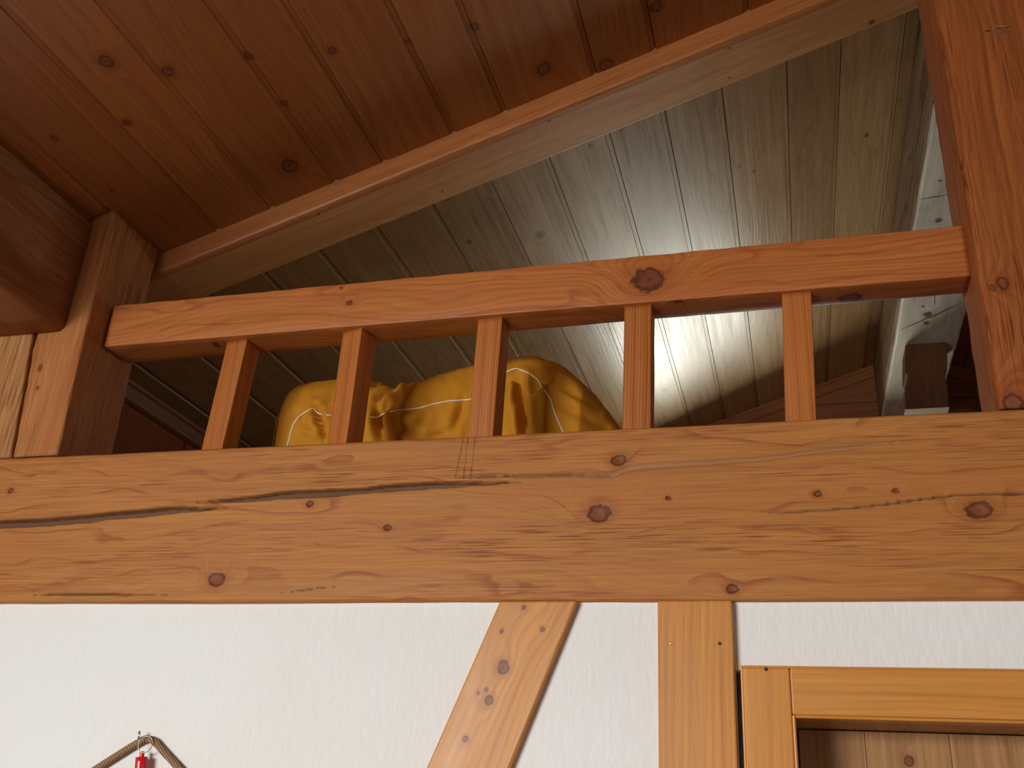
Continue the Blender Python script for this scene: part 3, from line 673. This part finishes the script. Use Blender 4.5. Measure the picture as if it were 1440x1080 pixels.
for k, v in enumerate(vs):
    n_ = Vector((0, v.y-YC, v.z-.5)); n_ = n_.normalized() if n_.length > 1e-6 else Vector((0, -1, 0))
    dsp = noise.noise(v*22)*.0035+noise.noise(v*55)*.0012 + .0020*noise.noise(Vector((v.x*70+v.z*40, v.z*12, v.y*12)))
    if v.y < YC+.03:
        q_ = pix(v)
        for a, b, w_, dp in creases:
            ds_, tt = seg2(q_, a, b)
            if ds_ < 3*w_:
                dsp -= 1.9*dp*math.exp(-(ds_/(w_*.7))**2)*math.sin(math.pi*(.15+.7*tt)); dsp += dp*.8*math.exp(-((ds_-1.5*w_)/w_)**2)*math.sin(math.pi*(.15+.7*tt))
    w2 = v+Vector((0, n_.y, n_.z))*dsp; w2.z = max(w2.z, .4055); out.append(w2)
fs = [(i*NA+j, (i+1)*NA+j, (i+1)*NA+(j+1) % NA, i*NA+(j+1) % NA) for i in range(NX) for j in range(NA)]
fs = [f[::-1] for f in fs]
fs.append(tuple(range(NA))); fs.append(tuple(range(NX*NA, (NX+1)*NA))[::-1])
ca_ = empty('cushion', (-.49, YC, .4055), 'mustard yellow cushion with white piping slumped behind the railing balusters', 'cushion'); caO = ca_.location
cloth = plain('mustard_cotton', (.57, .240, .018), .75, 0, .15, nz=900, nb=.08, nd=.0005, var=.12)
cov = link('cover', out, fs, cloth, parent=ca_, origin=caO, smooth=True)
bvh = BVHTree.FromPolygons([tuple(W(p)) for p in out], fs)
pip = plain('white_piping', (.86, .80, .66), .7, nz=400, nb=.2)
def piping(pts):
    P = []
    for (x0_, y0_), (x1_, y1_) in zip(pts[:-1], pts[1:]):
        n = max(2, int(math.hypot(x1_-x0_, y1_-y0_)/3))
        for i in range(n): P.append((x0_+(x1_-x0_)*i/n, y0_+(y1_-y0_)*i/n))
    P.append(pts[-1]); R = []
    for p in P:
        hit = bvh.ray_cast(Vector((0, 0, H)), ray(*p).normalized())
        if hit[0] is not None: R.append(hit[0]+hit[1]*.0004*(1 if hit[1].y < 0 else -1))
    for _ in range(2): R = [R[0]]+[(R[i-1]+R[i]*2+R[i+1])/4 for i in range(1, len(R)-1)]+[R[-1]]
    tube('piping', R, .0016, pip, m=6, parent=ca_, origin=caO)
piping([(403, 632), (408, 612), (412, 597), (420, 586), (432, 578), (441, 573), (443, 577), (448, 582), (463, 584), (490, 585), (512, 585), (530, 588), (540, 581), (560, 577), (590, 574), (610, 568), (630, 564), (662, 562), (690, 545), (705, 531), (715, 521), (727, 518), (742, 524), (757, 534), (762, 545), (774, 560), (778, 575), (784, 590), (794, 612)])

# ---- nail in the wall with a rope loop and a red key fob on a ring
def wp(px, Yv): p = ony(px[0], px[1], Yv); return W((p.x, p.y, p.z))
steel = plain('bright_steel', (.75, .75, .74), .2, 1.)
na = wp((204, 1043), 1.0115)
nail = tube('wall_hook', [na+Vector((0, .004, -.001)), na+Vector((0, -.010, 0)), na+Vector((.0005, -.020, .001)), na+Vector((.0008, -.0225, .006)), na+Vector((.001, -.023, .016))], .0022, steel, m=10, origin=na)
tagit(nail, 'small bright steel hook in the white wall at lower left', 'hook')
rope_m = NT('jute'); tc = rope_m.n.new('ShaderNodeTexCoord').outputs['Object']
wv = rope_m.n.new('ShaderNodeTexWave'); wv.inputs['Scale'].default_value = 95; wv.inputs['Distortion'].default_value = 2; wv.bands_direction = 'DIAGONAL'; rope_m.set(wv.inputs['Vector'], tc)
nn = rope_m.noise(tc, 500, 3, .6)
hh = rope_m.math('ADD', wv.outputs['Fac'], nn)
rope_m.set(rope_m.bsdf.inputs['Base Color'], rope_m.mix(rope_m.ramp(hh, .5, 1.5), (.19, .105, .05, 1), (.42, .28, .15, 1)))
rope_m.bsdf.inputs['Roughness'].default_value = .9; rope_m.bsdf.inputs['Specular IOR Level'].default_value = .1; rope_m.bump(hh, .6, .002); rope_m = rope_m.m
YR = 1.0040
pts = [(20, 1163), (70, 1124), (135, 1081), (165, 1062), (184, 1050), (196, 1043), (206, 1038), (217, 1042), (228, 1055), (240, 1068), (254, 1083), (300, 1128), (345, 1172)]
Rp = []
for a, b in zip(pts[:-1], pts[1:]):
    for i in range(8): Rp.append(wp((a[0]+(b[0]-a[0])*i/8, a[1]+(b[1]-a[1])*i/8), YR))
for _ in range(6): Rp = [Rp[0]]+[(Rp[i-1]+Rp[i]*2+Rp[i+1])/4 for i in range(1, len(Rp)-1)]+[Rp[-1]]
rp0 = tube('rope', Rp, .0062, rope_m, m=14, origin=na)
tagit(rp0, 'thick brown jute rope hung over the steel hook on the white wall', 'rope')
# fob
fb0 = wp((199, 1056), .9975)
fo = empty('key_fob', (0, 0, 0), 'red key fob on a thin metal ring hanging from the wall hook', 'key fob'); fo.location = fb0
rc = wp((204.5, 1047), .9968)
tube('split_ring', [rc+Vector((.0125*math.cos(a), .003*math.sin(a+1), .0140*math.sin(a))) for a in np.linspace(0, 2*math.pi, 40, endpoint=False)], .0009, plain('ring_metal', (.42, .33, .25), .35, .9), m=6, closed=True, parent=fo, origin=fb0)
red = plain('red_plastic', (.62, .015, .012), .25, 0, .5)
ax = (wp((197, 1090), .9975)-wp((200, 1056), .9975)).normalized()
def cyl(name, a, b, rad, mat, m=18):
    n = 6; pts = [a.lerp(b, i/n) for i in range(n+1)]; return tube(name, pts, rad, mat, m=m, parent=fo, origin=fb0)
top = wp((200, 1057), .9975)
lp = cyl('fob_neck', top, top+ax*.010, .0042, red)
cyl('fob_body', top+ax*.0095, top+ax*.060, .0105, red)
